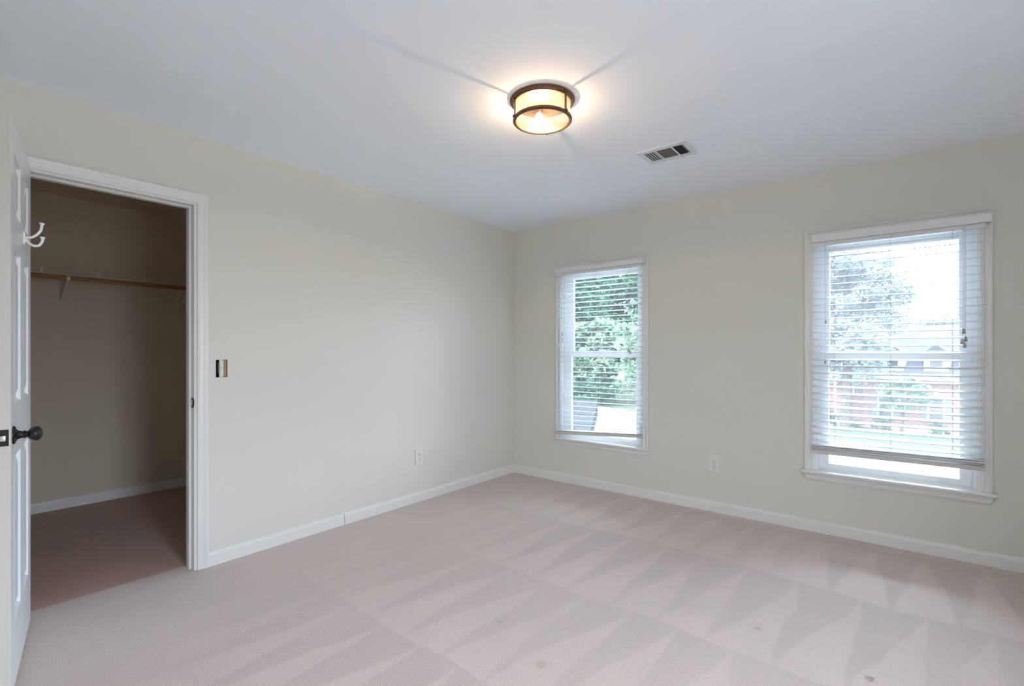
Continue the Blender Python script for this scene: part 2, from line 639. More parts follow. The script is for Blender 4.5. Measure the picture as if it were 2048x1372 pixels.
struct(MB().box(CX - 0.12, -0.11, YB, CY1 + 0.1, -0.12, 0.0).build('floor_closet', M['closet_carpet']), 'walk-in closet carpet, browned to stand for its shade')
mb = MB()
mb.box(-0.12, XR, YB, 0.0, H, H + 0.15)
struct(mb.build('ceiling', M['ceiling']), 'white painted ceiling')
# closet shell
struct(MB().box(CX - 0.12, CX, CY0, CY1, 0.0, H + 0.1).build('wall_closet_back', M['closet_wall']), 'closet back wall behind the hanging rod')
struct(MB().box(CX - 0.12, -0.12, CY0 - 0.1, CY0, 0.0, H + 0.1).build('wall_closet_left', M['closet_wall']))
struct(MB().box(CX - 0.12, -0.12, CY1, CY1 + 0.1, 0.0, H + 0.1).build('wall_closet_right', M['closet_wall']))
mb = MB()
mb.add([(CX, CY0, H), (-0.12, CY0, H), (-0.12, -2.42, H), (CX, -2.42, H), (CX, CY1, 2.13), (-0.12, CY1, 2.13),
        (CX, CY0, H + .12), (-0.12, CY0, H + .12), (-0.12, CY1, H + .12), (CX, CY1, H + .12)],
       [(0, 1, 2, 3), (3, 2, 5, 4), (6, 9, 8, 7), (0, 6, 7, 1), (4, 5, 8, 9), (1, 7, 8, 5, 2), (0, 3, 4, 9, 6)])
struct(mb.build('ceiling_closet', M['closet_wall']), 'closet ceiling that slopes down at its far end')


# baseboards: profile (depth from wall, z)
BBP = [(0, 0), (0.013, 0), (0.013, 0.060), (0.010, 0.070), (0.006, 0.078), (0, 0.080)]


def baseboard(name, p0, p1, nrm, label=None, parent=None):
    mb = MB()
    vs = []
    for p in (p0, p1):
        for d, z in BBP:
            vs.append((p[0] + nrm[0] * d, p[1] + nrm[1] * d, z))
    n = len(BBP)
    fs = [(i, i + 1, n + i + 1, n + i) for i in range(n - 1)]
    fs += [tuple(range(n))[::-1], tuple(range(n, 2 * n))]
    mb.add(vs, fs)
    return struct(mb.build(name, M['trim'], parent), label)


baseboard('baseboard_far', (0.0, 0.0), (XR, 0.0), (0, -1), 'white baseboard under the windows')
baseboard('baseboard_left', (0.0, -1.934), (0.0, -0.0), (1, 0), 'white baseboard from the room corner to the joint')
baseboard('baseboard_left', (0.0, -2.806), (0.0, -1.939), (1, 0), 'white baseboard between the joint and the closet casing')
baseboard('baseboard_left', (0.0, YB), (0.0, -3.64), (1, 0), 'white baseboard beyond the open closet door')
baseboard('baseboard_right', (XR, YB), (XR, 0.0), (-1, 0))
baseboard('baseboard_rear', (0.0, YB), (XR, YB), (0, 1))
baseboard('baseboard_closet', (CX, -2.46), (CX, CY0), (1, 0), 'closet baseboard left of the joint')
baseboard('baseboard_closet', (CX, -2.455), (CX, CY1), (1, 0), 'closet baseboard right of the joint')

# closet door frame: jamb, stop, casing
fr = struct(empty('trim_1', (0, DY1, 0)), 'white casing and jamb around the closet doorway')
fr.location = (0, 0, 0)
casing('y', DY0 + 0.003, DY1 - 0.003 + 0.006, 0.0, DZ,
       [(0, 0), (0, 0.009), (0.004, 0.012), (0.012, 0.012), (0.015, 0.0095), (0.030, 0.0125), (0.034, 0.015), (0.044, 0.018), (0.050, 0.018), (0.054, 0.015), (0.054, 0)],
       0.0, 1, 'casing', fr)
mb = MB()
mb.box(-0.12, 0.0, DY1 - 0.012, DY1, 0, DZ)
mb.box(-0.12, 0.0, DY0, DY0 + 0.012, 0, DZ)
mb.box(-0.12, 0.0, DY0 + 0.012, DY1 - 0.012, DZ - 0.012, DZ)
mb.build('jamb', M['trim'], fr)
mb = MB()
mb.cboxr(-0.075, -0.040, DY1 - 0.024, DY1 - 0.012, 0, DZ - 0.012, 0.002)
mb.cboxr(-0.075, -0.040, DY0 + 0.012, DY0 + 0.024, 0, DZ - 0.012, 0.002)
mb.cboxr(-0.075, -0.040, DY0 + 0.024, DY1 - 0.024, DZ - 0.024, DZ - 0.012, 0.002)
mb.build('door_stop', M['trim'], fr)
# strike plate on the right-hand jamb
mb = MB()
mb.cboxr(-0.034, -0.004, DY1 - 0.0145, DY1 - 0.0115, 0.911, 0.969, 0.001)
mb.cboxr(-0.006, 0.0045, DY1 - 0.018, DY1 - 0.0115, 0.920, 0.960, 0.002)
sp = mb.build('strike_plate', M['black'], fr)
sp['label'] = 'black strike plate on the jamb'
MB().box(-0.028, -0.016, DY1 - 0.0152, DY1 - 0.0140, 0.925, 0.955).build('latch_hole', M['plate'], sp)


# ------------------------------------------------------------------ closet door
LW, LT = 0.697, 0.035
door = struct(empty('door_1', (0.006, -3.567, 0.0), math.atan2(-0.187, 0.982)), 'white six-panel closet door standing open with its edge towards the room')


def door_face(mb, y, sg):
    """panelled face of the leaf in local coords: x along the leaf, at y, facing sg"""
    cols = [(0.10, 0.2985), (0.3985, 0.597)]
    rows = [(0.25, 0.85), (1.04, 1.60), (1.73, 1.945)]
    X = sorted({0, LW, *[c for q in cols for c in q]})
    Z = sorted({0.018, 2.062, *[c for q in rows for c in q]})
    for i in range(len(X) - 1):
        for j in range(len(Z) - 1):
            a, b, c, d = X[i], X[i + 1], Z[j], Z[j + 1]
            if (a, b) in cols and (c, d) in rows:
                steps = [(0, 0), (0.004, 0.003), (0.011, 0.0115), (0.020, 0.0115), (0.045, 0.004), (0.047, 0.003)]
                rings = []
                for o, dep in steps:
                    rings.append([(a + o, y - sg * dep, c + o), (b - o, y - sg * dep, c + o), (b - o, y - sg * dep, d - o), (a + o, y - sg * dep, d - o)])
                vs = [q for r in rings for q in r]
                fs = []
                for r in range(len(rings) - 1):
                    for k in range(4):
                        fs.append((r * 4 + k, r * 4 + (k + 1) % 4, r * 4 + 4 + (k + 1) % 4, r * 4 + 4 + k))
                fs.append(tuple((len(rings) - 1) * 4 + k for k in range(4)))
                mb.add(vs, fs)
            else:
                mb.add([(a, y, c), (b, y, c), (b, y, d), (a, y, d)], [(0, 1, 2, 3)])


mb = MB()
door_face(mb, LT, 1)
door_face(mb, 0.0, -1)
z0, z1 = 0.018, 2.062
for q in ([(0, 0, z0), (0, LT, z0), (0, LT, z1), (0, 0, z1)], [(LW, 0, z0), (LW, 0, z1), (LW, LT, z1), (LW, LT, z0)],
          [(0, 0, z1), (0, LT, z1), (LW, LT, z1), (LW, 0, z1)], [(0, 0, z0), (LW, 0, z0), (LW, LT, z0), (0, LT, z0)]):
    mb.add(q, [(0, 1, 2, 3)])
mb.build('door_leaf', M['door'], door)
MB().box(LW - 0.0005, LW + 0.0006, 0.0006, LT - 0.0006, 0.018, 2.062).build('lock_edge', mat('door_edge_shaded_beige', (0.60, 0.585, 0.535), 0.6, var=0.02, vscale=3, spec=0.2), door)['label'] = 'edge of the door, its beige deepened for shade'  # edge colour darkened to stand for its shading
KX, KZ = LW - 0.062, 0.932
for sg, y in ((1, LT), (-1, 0.0)):
    mt = Matrix.Translation((KX, y, KZ)) @ Matrix.Rotation(math.radians(-90 * sg), 4, 'X')
    mb = MB()
    prof = [(0.0, 0), (0.0325, 0), (0.0325, 0.003), (0.030, 0.006), (0.020, 0.009), (0.0155, 0.014), (0.0125, 0.022), (0.0125, 0.027), (0.0145, 0.028), (0.0145, 0.031),
            (0.0115, 0.033), (0.0115, 0.038), (0.017, 0.041), (0.0225, 0.046), (0.0255, 0.053), (0.0262, 0.059), (0.0245, 0.066), (0.019, 0.072), (0.010, 0.0755), (0, 0.0765)]
    mb.lathe(prof, 36, mt)
    k = mb.build('door_knob', M['black'], door, smooth=True)
    k['label'] = 'black round door knob'
mb = MB()
mb.cboxr(LW - 0.0012, LW + 0.0022, 0.0045, LT - 0.0045, KZ - 0.0285, KZ + 0.0285, 0.0009)
lp = mb.build('latch_plate', M['black'], door)
lp['label'] = 'black latch plate on the door edge'
mb = MB()
mb.cboxr(LW, LW + 0.011, LT / 2 - 0.008, LT / 2 + 0.007, KZ - 0.011, KZ + 0.009, 0.003)
mb.build('latch_bolt', M['steel'], lp, smooth=True)
for z in (0.25, 1.04, 1.84):
    mb = MB()
    mb.tube([(-0.002, -0.006, z - 0.045), (-0.002, -0.006, z + 0.045)], 0.006, 12)
    mb.build('hinge', M['black'], door, smooth=True)

# coat hook on the door's inner face
hk = empty('coat_hook', (0, 0, 0))
dm = Matrix.Translation((0.006, -3.567, 0)) @ Matrix.Rotation(math.atan2(-0.187, 0.982), 4, 'Z')
hb = dm @ Vector((LW - 0.405, LT, 1.692))
hk.location = hb
hk.rotation_euler = (0, 0, math.atan2(-0.187, 0.982))
tag(hk, 'white double-prong coat hook screwed to the open closet door', 'coat hook')
mb = MB()
mb.lathe([(0, 0), (0.013, 0), (0.0125, 0.003), (0.010, 0.006), (0, 0.0075)], 20,
         Matrix.Scale(2.1, 4, (0, 0, 1)) @ Matrix.Rotation(math.radians(-90), 4, 'X'))
mb.build('back_plate', M['hook'], hk, smooth=True)


def arc(pts, n=10):
    """smooth curve through control points (Catmull-Rom)"""
    P = [Vector(p) for p in pts]
    P = [P[0] * 2 - P[1]] + P + [P[-1] * 2 - P[-2]]
    o = []
    for i in range(1, len(P) - 2):
        for k in range(n):
            t = k / n
            a, b, c, d = P[i - 1], P[i], P[i + 1], P[i + 2]
            o.append(0.5 * ((2 * b) + (c - a) * t + (2 * a - 5 * b + 4 * c - d) * t * t + (3 * b - a - 3 * c + d) * t ** 3))
    o.append(P[-2])
    return o


for pts in ([(0, 0.004, 0.004), (0, 0.022, 0.006), (0, 0.038, 0.018), (0, 0.051, 0.040), (0, 0.054, 0.064)],
            [(0, 0.004, 0.0), (0, 0.014, -0.016), (0, 0.029, -0.027), (0, 0.045, -0.024), (0, 0.055, -0.007), (0, 0.056, 0.006)]):
    c = arc(pts, 6)
    mb = MB()
    mb.tube(c, 0.0048, 12)
    e = c[-1]
    d = (c[-1] - c[-2]).normalized()
    mb.tube([e - d * 0.002, e + d * 0.002, e + d * 0.005, e + d * 0.0075], 0.006, 14, radii=[0.005, 0.0085, 0.0085, 0.005])
    mb.build('prong', M['hook'], hk, smooth=True)
for z in (0.018, -0.018):
    MB().lathe([(0, 0.0085), (0.0028, 0.0075), (0.0028, 0.003)], 10, Matrix.Translation((0, 0, z)) @ Matrix.Rotation(math.radians(-90), 4, 'X')).build('screw', M['tassel'], hk, smooth=True)


# ------------------------------------------------------------------ windows
WCP = [(0, 0), (0, 0.011), (0.003, 0.013), (0.016, 0.013), (0.019, 0.010), (0.034, 0.013), (0.040, 0.018), (0.047, 0.018), (0.050, 0.015), (0.050, 0)]


def ring(mb, x0, x1, z0, z1, y0, y1, wl, wr, wb, wt):
    mb.cboxr(x0, x0 + wl, y0, y1, z0, z1, 0.002)
    mb.cboxr(x1 - wr, x1, y0, y1, z0, z1, 0.002)
    mb.cboxr(x0 + wl, x1 - wr, y0, y1, z0, z0 + wb, 0.002)
    mb.cboxr(x0 + wl, x1 - wr, y0, y1, z1 - wt, z1, 0.002)


def window(idx, W, pane, label):
    L, R = W[0] + CW, W[1] - CW
    B, T = 0.42, 2.0
    root = struct(empty('window_%d' % idx, ((L + R) / 2, 0, B)), label)

    def ch(mb, name, m, par=None):
        o = mb.build(name, m, par or root)
        if par is None:
            o.matrix_parent_inverse = Matrix.Translation(-Vector(root.location))
        return o
    c = casing('x', L, R, B, T, WCP, 0.0, -1, 'casing', root)
    c.matrix_parent_inverse = Matrix.Translation(-Vector(root.location))
    # jamb liner with ridges of the balance track
    mb = MB()
    mb.box(L, L + 0.010, 0.0, 0.15, B, T)
    mb.box(R - 0.010, R, 0.0, 0.15, B, T)
    mb.box(L + 0.01, R - 0.01, 0.0, 0.15, T - 0.012, T)
    for y in (0.020, 0.040, 0.078, 0.115):
        mb.box(L + 0.010, L + 0.030, y, y + 0.006, B, T - 0.012)
        mb.box(R - 0.030, R - 0.010, y, y + 0.006, B, T - 0.012)
    mb.box(L + 0.010, R - 0.010, 0.04, 0.15, B - 0.0, B + 0.010)
    mb.box(L + 0.010, R - 0.010, 0.020, 0.030, T - 0.045, T - 0.012)
    ch(mb, 'jamb_liner', M['vinyl'])
    for nm, y0, y1, zb, zt, wb, wt in (('upper_sash', 0.086, 0.112, 1.180, 1.99, 0.050, 0.083), ('lower_sash', 0.048, 0.075, B + 0.010, 1.232, 0.036, 0.052)):
        mb = MB()
        ring(mb, L + 0.022, R - 0.022, zb, zt, y0, y1, 0.064, 0.064, wb, wt)
        if nm == 'lower_sash':
            mb.cboxr((L + R) / 2 - 0.03, (L + R) / 2 + 0.03, y0 - 0.012, y0 + 0.01, zt - 0.002, zt + 0.012, 0.003)
            for q in (L + 0.16, R - 0.16):
                mb.cboxr(q - 0.03, q + 0.03, y0 - 0.006, y0 + 0.002, zb + 0.010, zb + 0.016, 0.002)
        s = ch(mb, nm, M['vinyl'])
        ym = (y0 + y1) / 2
        g = MB().box(L + 0.084, R - 0.084, ym - 0.0015, ym + 0.0015, zb + wb - 0.002, zt - wt + 0.002)
        ch(g, 'pane', pane, s)
    # stool and apron
    mb = MB()
    mb.cboxr(W[0] - 0.018, W[1] + 0.018, -0.050, 0.0, B - 0.018, B, 0.006)
    mb.box(L, R, -0.002, 0.048, B - 0.018, B + 0.001)
    ch(mb, 'sill', M['trim'])
    mb = MB()
    a, b = W[0] - 0.002, W[1] + 0.002
    pr = [(0, B - 0.018), (0.024, B - 0.018), (0.024, B - 0.026), (0.018, B - 0.030), (0.015, B - 0.040), (0.015, B - 0.056), (0.010, B - 0.066), (0, B - 0.068)]
    n = len(pr)
    mb.add([(a + (0.012 if z < B - 0.05 else 0), -d, z) for d, z in pr] + [(b - (0.012 if z < B - 0.05 else 0), -d, z) for d, z in pr],
           [(i, i + 1, n + i + 1, n + i) for i in range(n - 1)] + [tuple(range(n))[::-1], tuple(range(n, 2 * n))])
    ch(mb, 'apron', M['trim'])
    return root


window(1, W1, M['pane1'], 'white double-hung window beside the room corner')
window(2, W2, M['pane2'], 'white double-hung window at the right of the far wall')


def blind(W, x0, x1, tilt, zb_l, zb_r, n_stack, label, tassel, cords, tilts, ladders, vz, vx):
    root = empty('window_blind', ((x0 + x1) / 2, -0.03, 2.02))
    tag(root, label, 'window blind', 'white horizontal blinds on the far wall')
    inv = Matrix.Translation(-Vector(root.location))

    def ch(mb, name, m, par=None, smooth=False):
        o = mb.build(name, m, par or root, smooth)
        if par is None:
            o.matrix_parent_inverse = inv
        return o
    yc = -0.046
    # valance with returns
    mb = MB()
    v0, v1 = vx
    mb.cboxr(v0, v1, -0.080, -0.071, vz[0], vz[1], 0.002)
    mb.cboxr(v0, v0 + 0.009, -0.073, -0.019, vz[0], vz[1], 0.002)
    mb.cboxr(v1 - 0.009, v1, -0.073, -0.019, vz[0], vz[1], 0.002)
    mb.cboxr(v0, v1, -0.083, -0.070, vz[1] - 0.007, vz[1], 0.002)
    mb.cboxr(v0, v1, -0.083, -0.070, vz[0], vz[0] + 0.006, 0.002)
    ch(mb, 'valance', M['valance'])
    mb = MB()
    mb.cboxr(x0, x1, -0.068, -0.020, 1.930, 1.980, 0.002)
    ch(mb, 'headrail', M['slat'])
    # slats
    w2, th = 0.025, 0.0034
    L = x1 - x0

    def slat(z, dzr, ang, yy=yc):
        mb = MB()
        up, lo = [], []
        for k in range(7):
            s = -1 + 2 * k / 6
            cr = 0.0022 * (1 - s * s)
            up.append((s * w2, cr + th / 2))
            lo.append((s * w2, cr - th / 2))
        prof = up + lo[::-1]
        vs = []
        ca, sa = math.cos(ang), math.sin(ang)
        for x, dz in ((x0, 0), (x1, dzr)):
            for (a, b) in prof:
                vs.append((x, yy + a * ca - b * sa, z + dz + a * sa + b * ca))
        m = len(prof)
        mb.add(vs, [(i, (i + 1) % m, m + (i + 1) % m, m + i) for i in range(m)] + [tuple(range(m))[::-1], tuple(range(m, 2 * m))])
        return ch(mb, 'slat', M['slat'])
    z = 1.900
    k = 0
    ztop = zb_l + 0.030 + n_stack * 0.0075
    while z > ztop + 0.025:
        near = max(0.0, 1 - (z - ztop) / 0.35)
        dz = (zb_r - zb_l) * near ** 1.3
        slat(z, dz, tilt)
        z -= 0.0453
    for i in range(n_stack):
        slat(zb_l + 0.033 + i * 0.0080, zb_r - zb_l + 0.002 * (i % 2), 0.02 * (-1) ** i, yc + 0.003 * (-1) ** i)
    # bottom rail
    mb = MB()
    bm = MB().cboxr(x0, x1, yc - 0.026, yc + 0.026, 0, 0.026, 0.005)
    mb.add([(a, b, c + zb_l + (zb_r - zb_l) * (a - x0) / L) for a, b, c in bm.v], bm.f)
    br = ch(mb, 'bottom_rail', M['rail'])
    for q in ladders:
        zz = zb_l + (zb_r - zb_l) * (q - x0) / L
        MB().lathe([(0, -0.004), (0.005, -0.003), (0.006, 0.001)], 12, Matrix.Translation((q, yc, zz))).build('cord_button', M['plate'], br, True)
    # ladder strings
    for q in ladders:
        mb = MB()
        zz = zb_l + (zb_r - zb_l) * (q - x0) / L
        for y in (yc - 0.0265, yc + 0.0265):
            mb.tube([(q, y, 1.945), (q, y, zz + 0.010)], 0.0008, 5)
        z = 1.900
        while z > ztop + 0.02:
            mb.tube([(q, yc - 0.0265, z - 0.0265 * math.sin(tilt) - .003), (q, yc + 0.0265, z + 0.0265 * math.sin(tilt) - .003)], 0.0006, 4)
            z -= 0.0453
        ch(mb, 'ladder_string', M['cord'])
    # lift cords with tassels
    for (q, zt) in cords:
        mb = MB().tube([(q, -0.080, 1.955), (q + 0.002, -0.079, (1.95 + zt) / 2), (q, -0.079, zt)], 0.0010, 6)
        c = ch(mb, 'lift_cord', M['cord'])
        t = MB().lathe([(0, 0), (0.004, -0.001), (0.006, -0.010), (0.0085, -0.026), (0.008, -0.030), (0, -0.031)], 12, Matrix.Translation((q, -0.079, zt)))
        t.build('tassel', M['tassel'], c, True)
    for (q, zt) in tilts:
        mb = MB().tube([(q, -0.080, 1.955), (q, -0.079, zt)], 0.0008, 6)
        c = ch(mb, 'tilt_cord', M['cord'])
        t = MB().lathe([(0, 0), (0.0035, -0.001), (0.005, -0.008), (0.0065, -0.022), (0, -0.024)], 12, Matrix.Translation((q, -0.079, zt)))
        t.build('tassel', M['tassel'], c, True)
    return root


blind(W1, 0.562, 1.398, -0.075, 0.455, 0.508, 1, 'white slatted blind on the narrower-looking window nearest the corner, lowered almost to the sill',
      None, [(1.300, 1.250), (1.312, 1.235)], [(0.640, 1.395), (0.636, 1.350)], [0.665, 0.995, 1.262], (1.955, 2.002), (0.558, 1.420))
blind(W2, 2.620, 3.462, 0.19, 0.545, 0.551, 4, 'white slatted blind on the right-hand window, hanging crooked above the sill',
      None, [(3.372, 1.360), (3.380, 1.315), (3.366, 1.300), (3.376, 1.280)], [(2.700, 1.435), (2.698, 1.170)], [2.746, 3.038, 3.326], (1.956, 2.010), (2.622, 3.490))


# ------------------------------------------------------------------ ceiling light
LX, LY = 1.742, -1.963
lamp = empty('ceiling_light', (LX, LY, H))
tag(lamp, 'round bronze flush-mount ceiling light with seeded glass, switched on', 'ceiling light')
MB().lathe([(0, 0), (0.152, 0), (0.1555, -0.003), (0.1555, -0.007), (0.150, -0.011), (0.1445, -0.012), (0.1425, -0.017), (0.139, -0.019), (0.136, -0.018), (0, -0.012)], 64).build('canopy', M['bronze'], lamp, True)
MB().lathe([(0.1345, -0.016), (0.1345, -0.090), (0.1318, -0.090), (0.1318, -0.016)], 64, close=True).build('glass_drum', M['seeded'], lamp, True)
MB().lathe([(0, -0.094), (0.129, -0.094), (0.129, -0.0905), (0, -0.0905)], 64).build('glass_bottom', M['seeded'], lamp, True)
MB().lathe([(0.1265, -0.0885), (0.1375, -0.0885), (0.1425, -0.092), (0.1425, -0.100), (0.138, -0.104), (0.130, -0.1045), (0.1265, -0.101)], 64, close=True).build('bottom_ring', M['bronze'], lamp, True)
cdir = math.atan2(-3.899 - LY, 3.106 - LX)
for a in (-68, 50, 171):
    # angles seen from the camera, clockwise positive to its right
    t = cdir + math.radians(a)
    c, s = math.cos(t), math.sin(t)
    mb = MB()
    r = 0.1405
    mt = Matrix.Rotation(t, 4, 'Z')
    b = MB().cboxr(r - 0.0025, r + 0.0025, -0.006, 0.006, -0.100, -0.014, 0.001)
    mb.add([mt @ Vector(q) for q in b.v], b.f)
    st = mb.build('strap', M['bronze'], lamp)
    for z in (-0.020, -0.096):
        m2 = mt @ Matrix.Translation((r + 0.002, 0, z)) @ Matrix.Rotation(math.radians(90), 4, 'Y')
        MB().lathe([(0, 0), (0.0065, 0), (0.0075, 0.003), (0.0065, 0.007), (0.003, 0.009), (0, 0.0095)], 16, m2).build('finial', M['bronze'], st, True)
bt = cdir + math.radians(198)
bx, by = 0.050 * math.cos(bt), 0.050 * math.sin(bt)
MB().lathe([(0, -0.012), (0.020, -0.012), (0.020, -0.022), (0.017, -0.036), (0.014, -0.040), (0, -0.040)], 20, Matrix.Translation((bx, by, 0))).build('socket', M['bronze'], lamp, True)
MB().lathe([(0, -0.036), (0.011, -0.036), (0.0135, -0.042), (0.0185, -0.050), (0.0200, -0.060), (0.0165, -0.070), (0.009, -0.0755), (0, -0.077)], 24, Matrix.Translation((bx, by, 0))).build('bulb', M['bulb'], lamp, True)
for (ox, oy, en) in ((bx, by, 4.2), (bx * 0.2, by * 0.2, 0.6)):
    l = bpy.data.lights.new('bulb_light', 'POINT')
    l.energy = en
    l.color = (1.0, 0.70, 0.46)
    l.shadow_soft_size = 0.006
    lo = bpy.data.objects.new('bulb_light', l)
    COL.objects.link(lo)
    lo.parent = lamp
    lo.location = (ox, oy, -0.0865)

# ------------------------------------------------------------------ ceiling vent
vx0, vx1, vy0, vy1 = 1.828, 2.131, -1.096, -0.872
vent = empty('ceiling_vent', ((vx0 + vx1) / 2, (vy0 + vy1) / 2, H))
tag(vent, 'white rectangular air vent with three louvre sections in the ceiling', 'air vent')
hx, hy = (vx1 - vx0) / 2, (vy1 - vy0) / 2
mb = MB()
secs = [(-0.118, -0.052), (-0.042, 0.048), (0.058, 0.118)]
sy = 0.072
pl = MB()
panel_with_holes(pl, 'x', -hx, hx, -hy, hy, -0.007, -0.004, [(p, q, -sy, sy) for p, q in secs])
mb.add([(x, z, y) for x, y, z in pl.v], pl.f)
for (a, b, c, d) in ((-hx, -hx + .004, -hy, hy), (hx - .004, hx, -hy, hy), (-hx + .004, hx - .004, -hy, -hy + .004), (-hx + .004, hx - .004, hy - .004, hy)):
    mb.box(a, b, c, d, -0.0039, 0.0)
mb.build('face_plate', M['vent'], vent)
MB().box(-0.125, 0.125, -0.08, 0.08, -0.0015, -0.0005).build('duct_shade_sheet', M['duct_shade'], vent)  # dark sheet standing in for the unlit duct behind


def louvre(x, y, along, ln, ang, m):
    b = MB().box(-0.0045, 0.0045, -ln / 2, ln / 2, -0.0004, 0.0004)
    mt = Matrix.Translation((x, y, -0.0045)) @ (Matrix.Rotation(math.radians(90), 4, 'Z') if along == 'x' else Matrix.Identity(4)) @ Matrix.Rotation(ang, 4, 'Y')
    q = MB()
    q.add([mt @ Vector(v) for v in b.v], b.f)
    return q.build('louvre', m, vent)


for i in range(4):
    louvre(secs[0][0] + 0.010 + i * 0.0155, 0, 'y', 2 * sy, 0.35, M['vent'])
for i in range(15):
    louvre(0.003, -sy + 0.005 + i * 0.0096, 'x', secs[1][1] - secs[1][0], -0.30, M['louvre_mid'])
for i in range(4):
    louvre(secs[2][0] + 0.006 + i * 0.0155, 0, 'y', 2 * sy, 1.25, M['duct_shade'] if i < 3 else M['vent'])  # first louvres take the same darkness to read as open duct


# ------------------------------------------------------------------ outlets
def outlet(name, loc, rz, w, h, label):
    root = empty(name, loc, rz)
    tag(root, label, 'wall outlet', 'duplex wall outlets')
    # local: plate faces -y
    MB().cboxr(-w / 2, w / 2, -0.0065, 0, -h / 2, h / 2, 0.0025).build('cover_plate', M['plate'], root)
    for z in (0.0195, -0.0195):
        mb = MB()
        mt = Matrix.Translation((0, -0.0066, z)) @ Matrix.Rotation(math.radians(90), 4, 'X')
        mb.lathe([(0.0165, -0.002), (0.0165, 0.0015), (0.0155, 0.0022), (0, 0.0022)], 24, mt)
        r = mb.build('receptacle', M['plate'], root, True)
        sl = MB()
        sl.box(-0.0075, -0.0052, -0.0096, -0.0086, z + 0.000, z + 0.009)
        sl.box(0.0052, 0.0075, -0.0096, -0.0086, z + 0.001, z + 0.008)
        sl.box(-0.0025, 0.0025, -0.0096, -0.0086, z - 0.011, z - 0.0055)
        sl.build('slots', M['slot'], r)
    MB().lathe([(0.003, 0), (0.003, 0.0012), (0, 0.0016)], 12, Matrix.Translation((0, -0.0064, 0)) @ Matrix.Rotation(math.radians(90), 4, 'X')).build('screw', M['plate'], root, True)
    return root


outlet('wall_outlet', (0.0, -1.243, 0.367), math.radians(90), 0.082, 0.132, 'white duplex outlet low on the left wall')
outlet('wall_outlet', (1.968, 0.0, 0.365), 0.0, 0.080, 0.124, 'white duplex outlet between the two windows')

# ------------------------------------------------------------------ uncovered light switch
sw = empty('light_switch', (-0.001, (SW[0] + SW[1]) / 2, 1.129))
tag(sw, 'uncovered light switch in its ragged wall opening beside the closet', 'light switch')
hw = (SW[1] - SW[0]) / 2
mb = MB()
mb.box(-0.055, -0.052, -hw, hw, -0.051, 0.051)
mb.box(-0.055, 0.0, -hw, -hw + 0.001, -0.051, 0.051)
mb.box(-0.055, 0.0, hw - 0.001, hw, -0.051, 0.051)
mb.box(-0.055, 0.0, -hw, hw, -0.051, -0.050)
mb.box(-0.055, 0.0, -hw, hw, 0.050, 0.051)
mb.build('switch_box', M['hole'], sw)
mb = MB()
mb.box(-0.040, -0.008, 0.013, hw - 0.001, -0.049, 0.049)
mb.build('wood_stud', M['stud'], sw)
mb = MB()
mb.box(-0.006, -0.004, -0.011, 0.011, -0.054, 0.054)
mb.build('metal_strap', M['plate'], sw)
mb = MB()
mb.cboxr(-0.030, 0.001, -0.010, 0.010, -0.033, 0.033, 0.002)
mb.cboxr(-0.001, 0.004, -0.006, 0.006, -0.014, 0.014, 0.001)
tg = mb.build('switch_body', M['plate'], sw)
MB().cboxr(0.002, 0.013, -0.0045, 0.0045, 0.000, 0.011, 0.001).build('toggle', M['plate'], tg)

# ------------------------------------------------------------------ closet fittings
XF = -1.730
sh = empty('wire_shelf', (CX, -3.3, 1.80))
tag(sh, 'white wire shelf along the closet back wall above the rod', 'shelf')
inv = Matrix.Translation(-Vector(sh.location))


def shp(mb, name, m=None):
    o = mb.build(name, m or M['wire'], sh, True)
    o.matrix_parent_inverse = inv
    return o


ye, ys = -2.385, -4.30
mb = MB()
mb.tube([(XF, ys, 1.826), (XF, ye, 1.826)], 0.0028, 8)
mb.tube([(XF, ys, 1.797), (XF, ye, 1.797)], 0.0032, 8)
shp(mb, 'front_lip')
for yy in (ye + 0.002, -2.66, -2.95, -3.27, -3.58, -3.9, -4.2):
    shp(MB().box(XF - 0.002, XF + 0.002, yy - 0.007, yy + 0.007, 1.797, 1.826), 'lip_tie')
mb = MB()
y = ys
while y < ye:
    mb.tube([(XF, y, 1.7965), (CX + 0.004, y, 1.7965)], 0.0011, 5)
    y += 0.0254
for x in (CX + 0.006, CX + 0.15):
    mb.tube([(x, ys, 1.7935), (x, ye, 1.7935)], 0.0028, 6)
shp(mb, 'wire_deck')
rod = MB().tube([(XF - 0.004, -4.40, 1.772), (XF - 0.004, -2.19, 1.772)], 0.0155, 20).build('closet_rod', M['rod'], None, True)
tag(rod, 'brown wooden hanging rod under the closet wire shelf', 'closet rod')
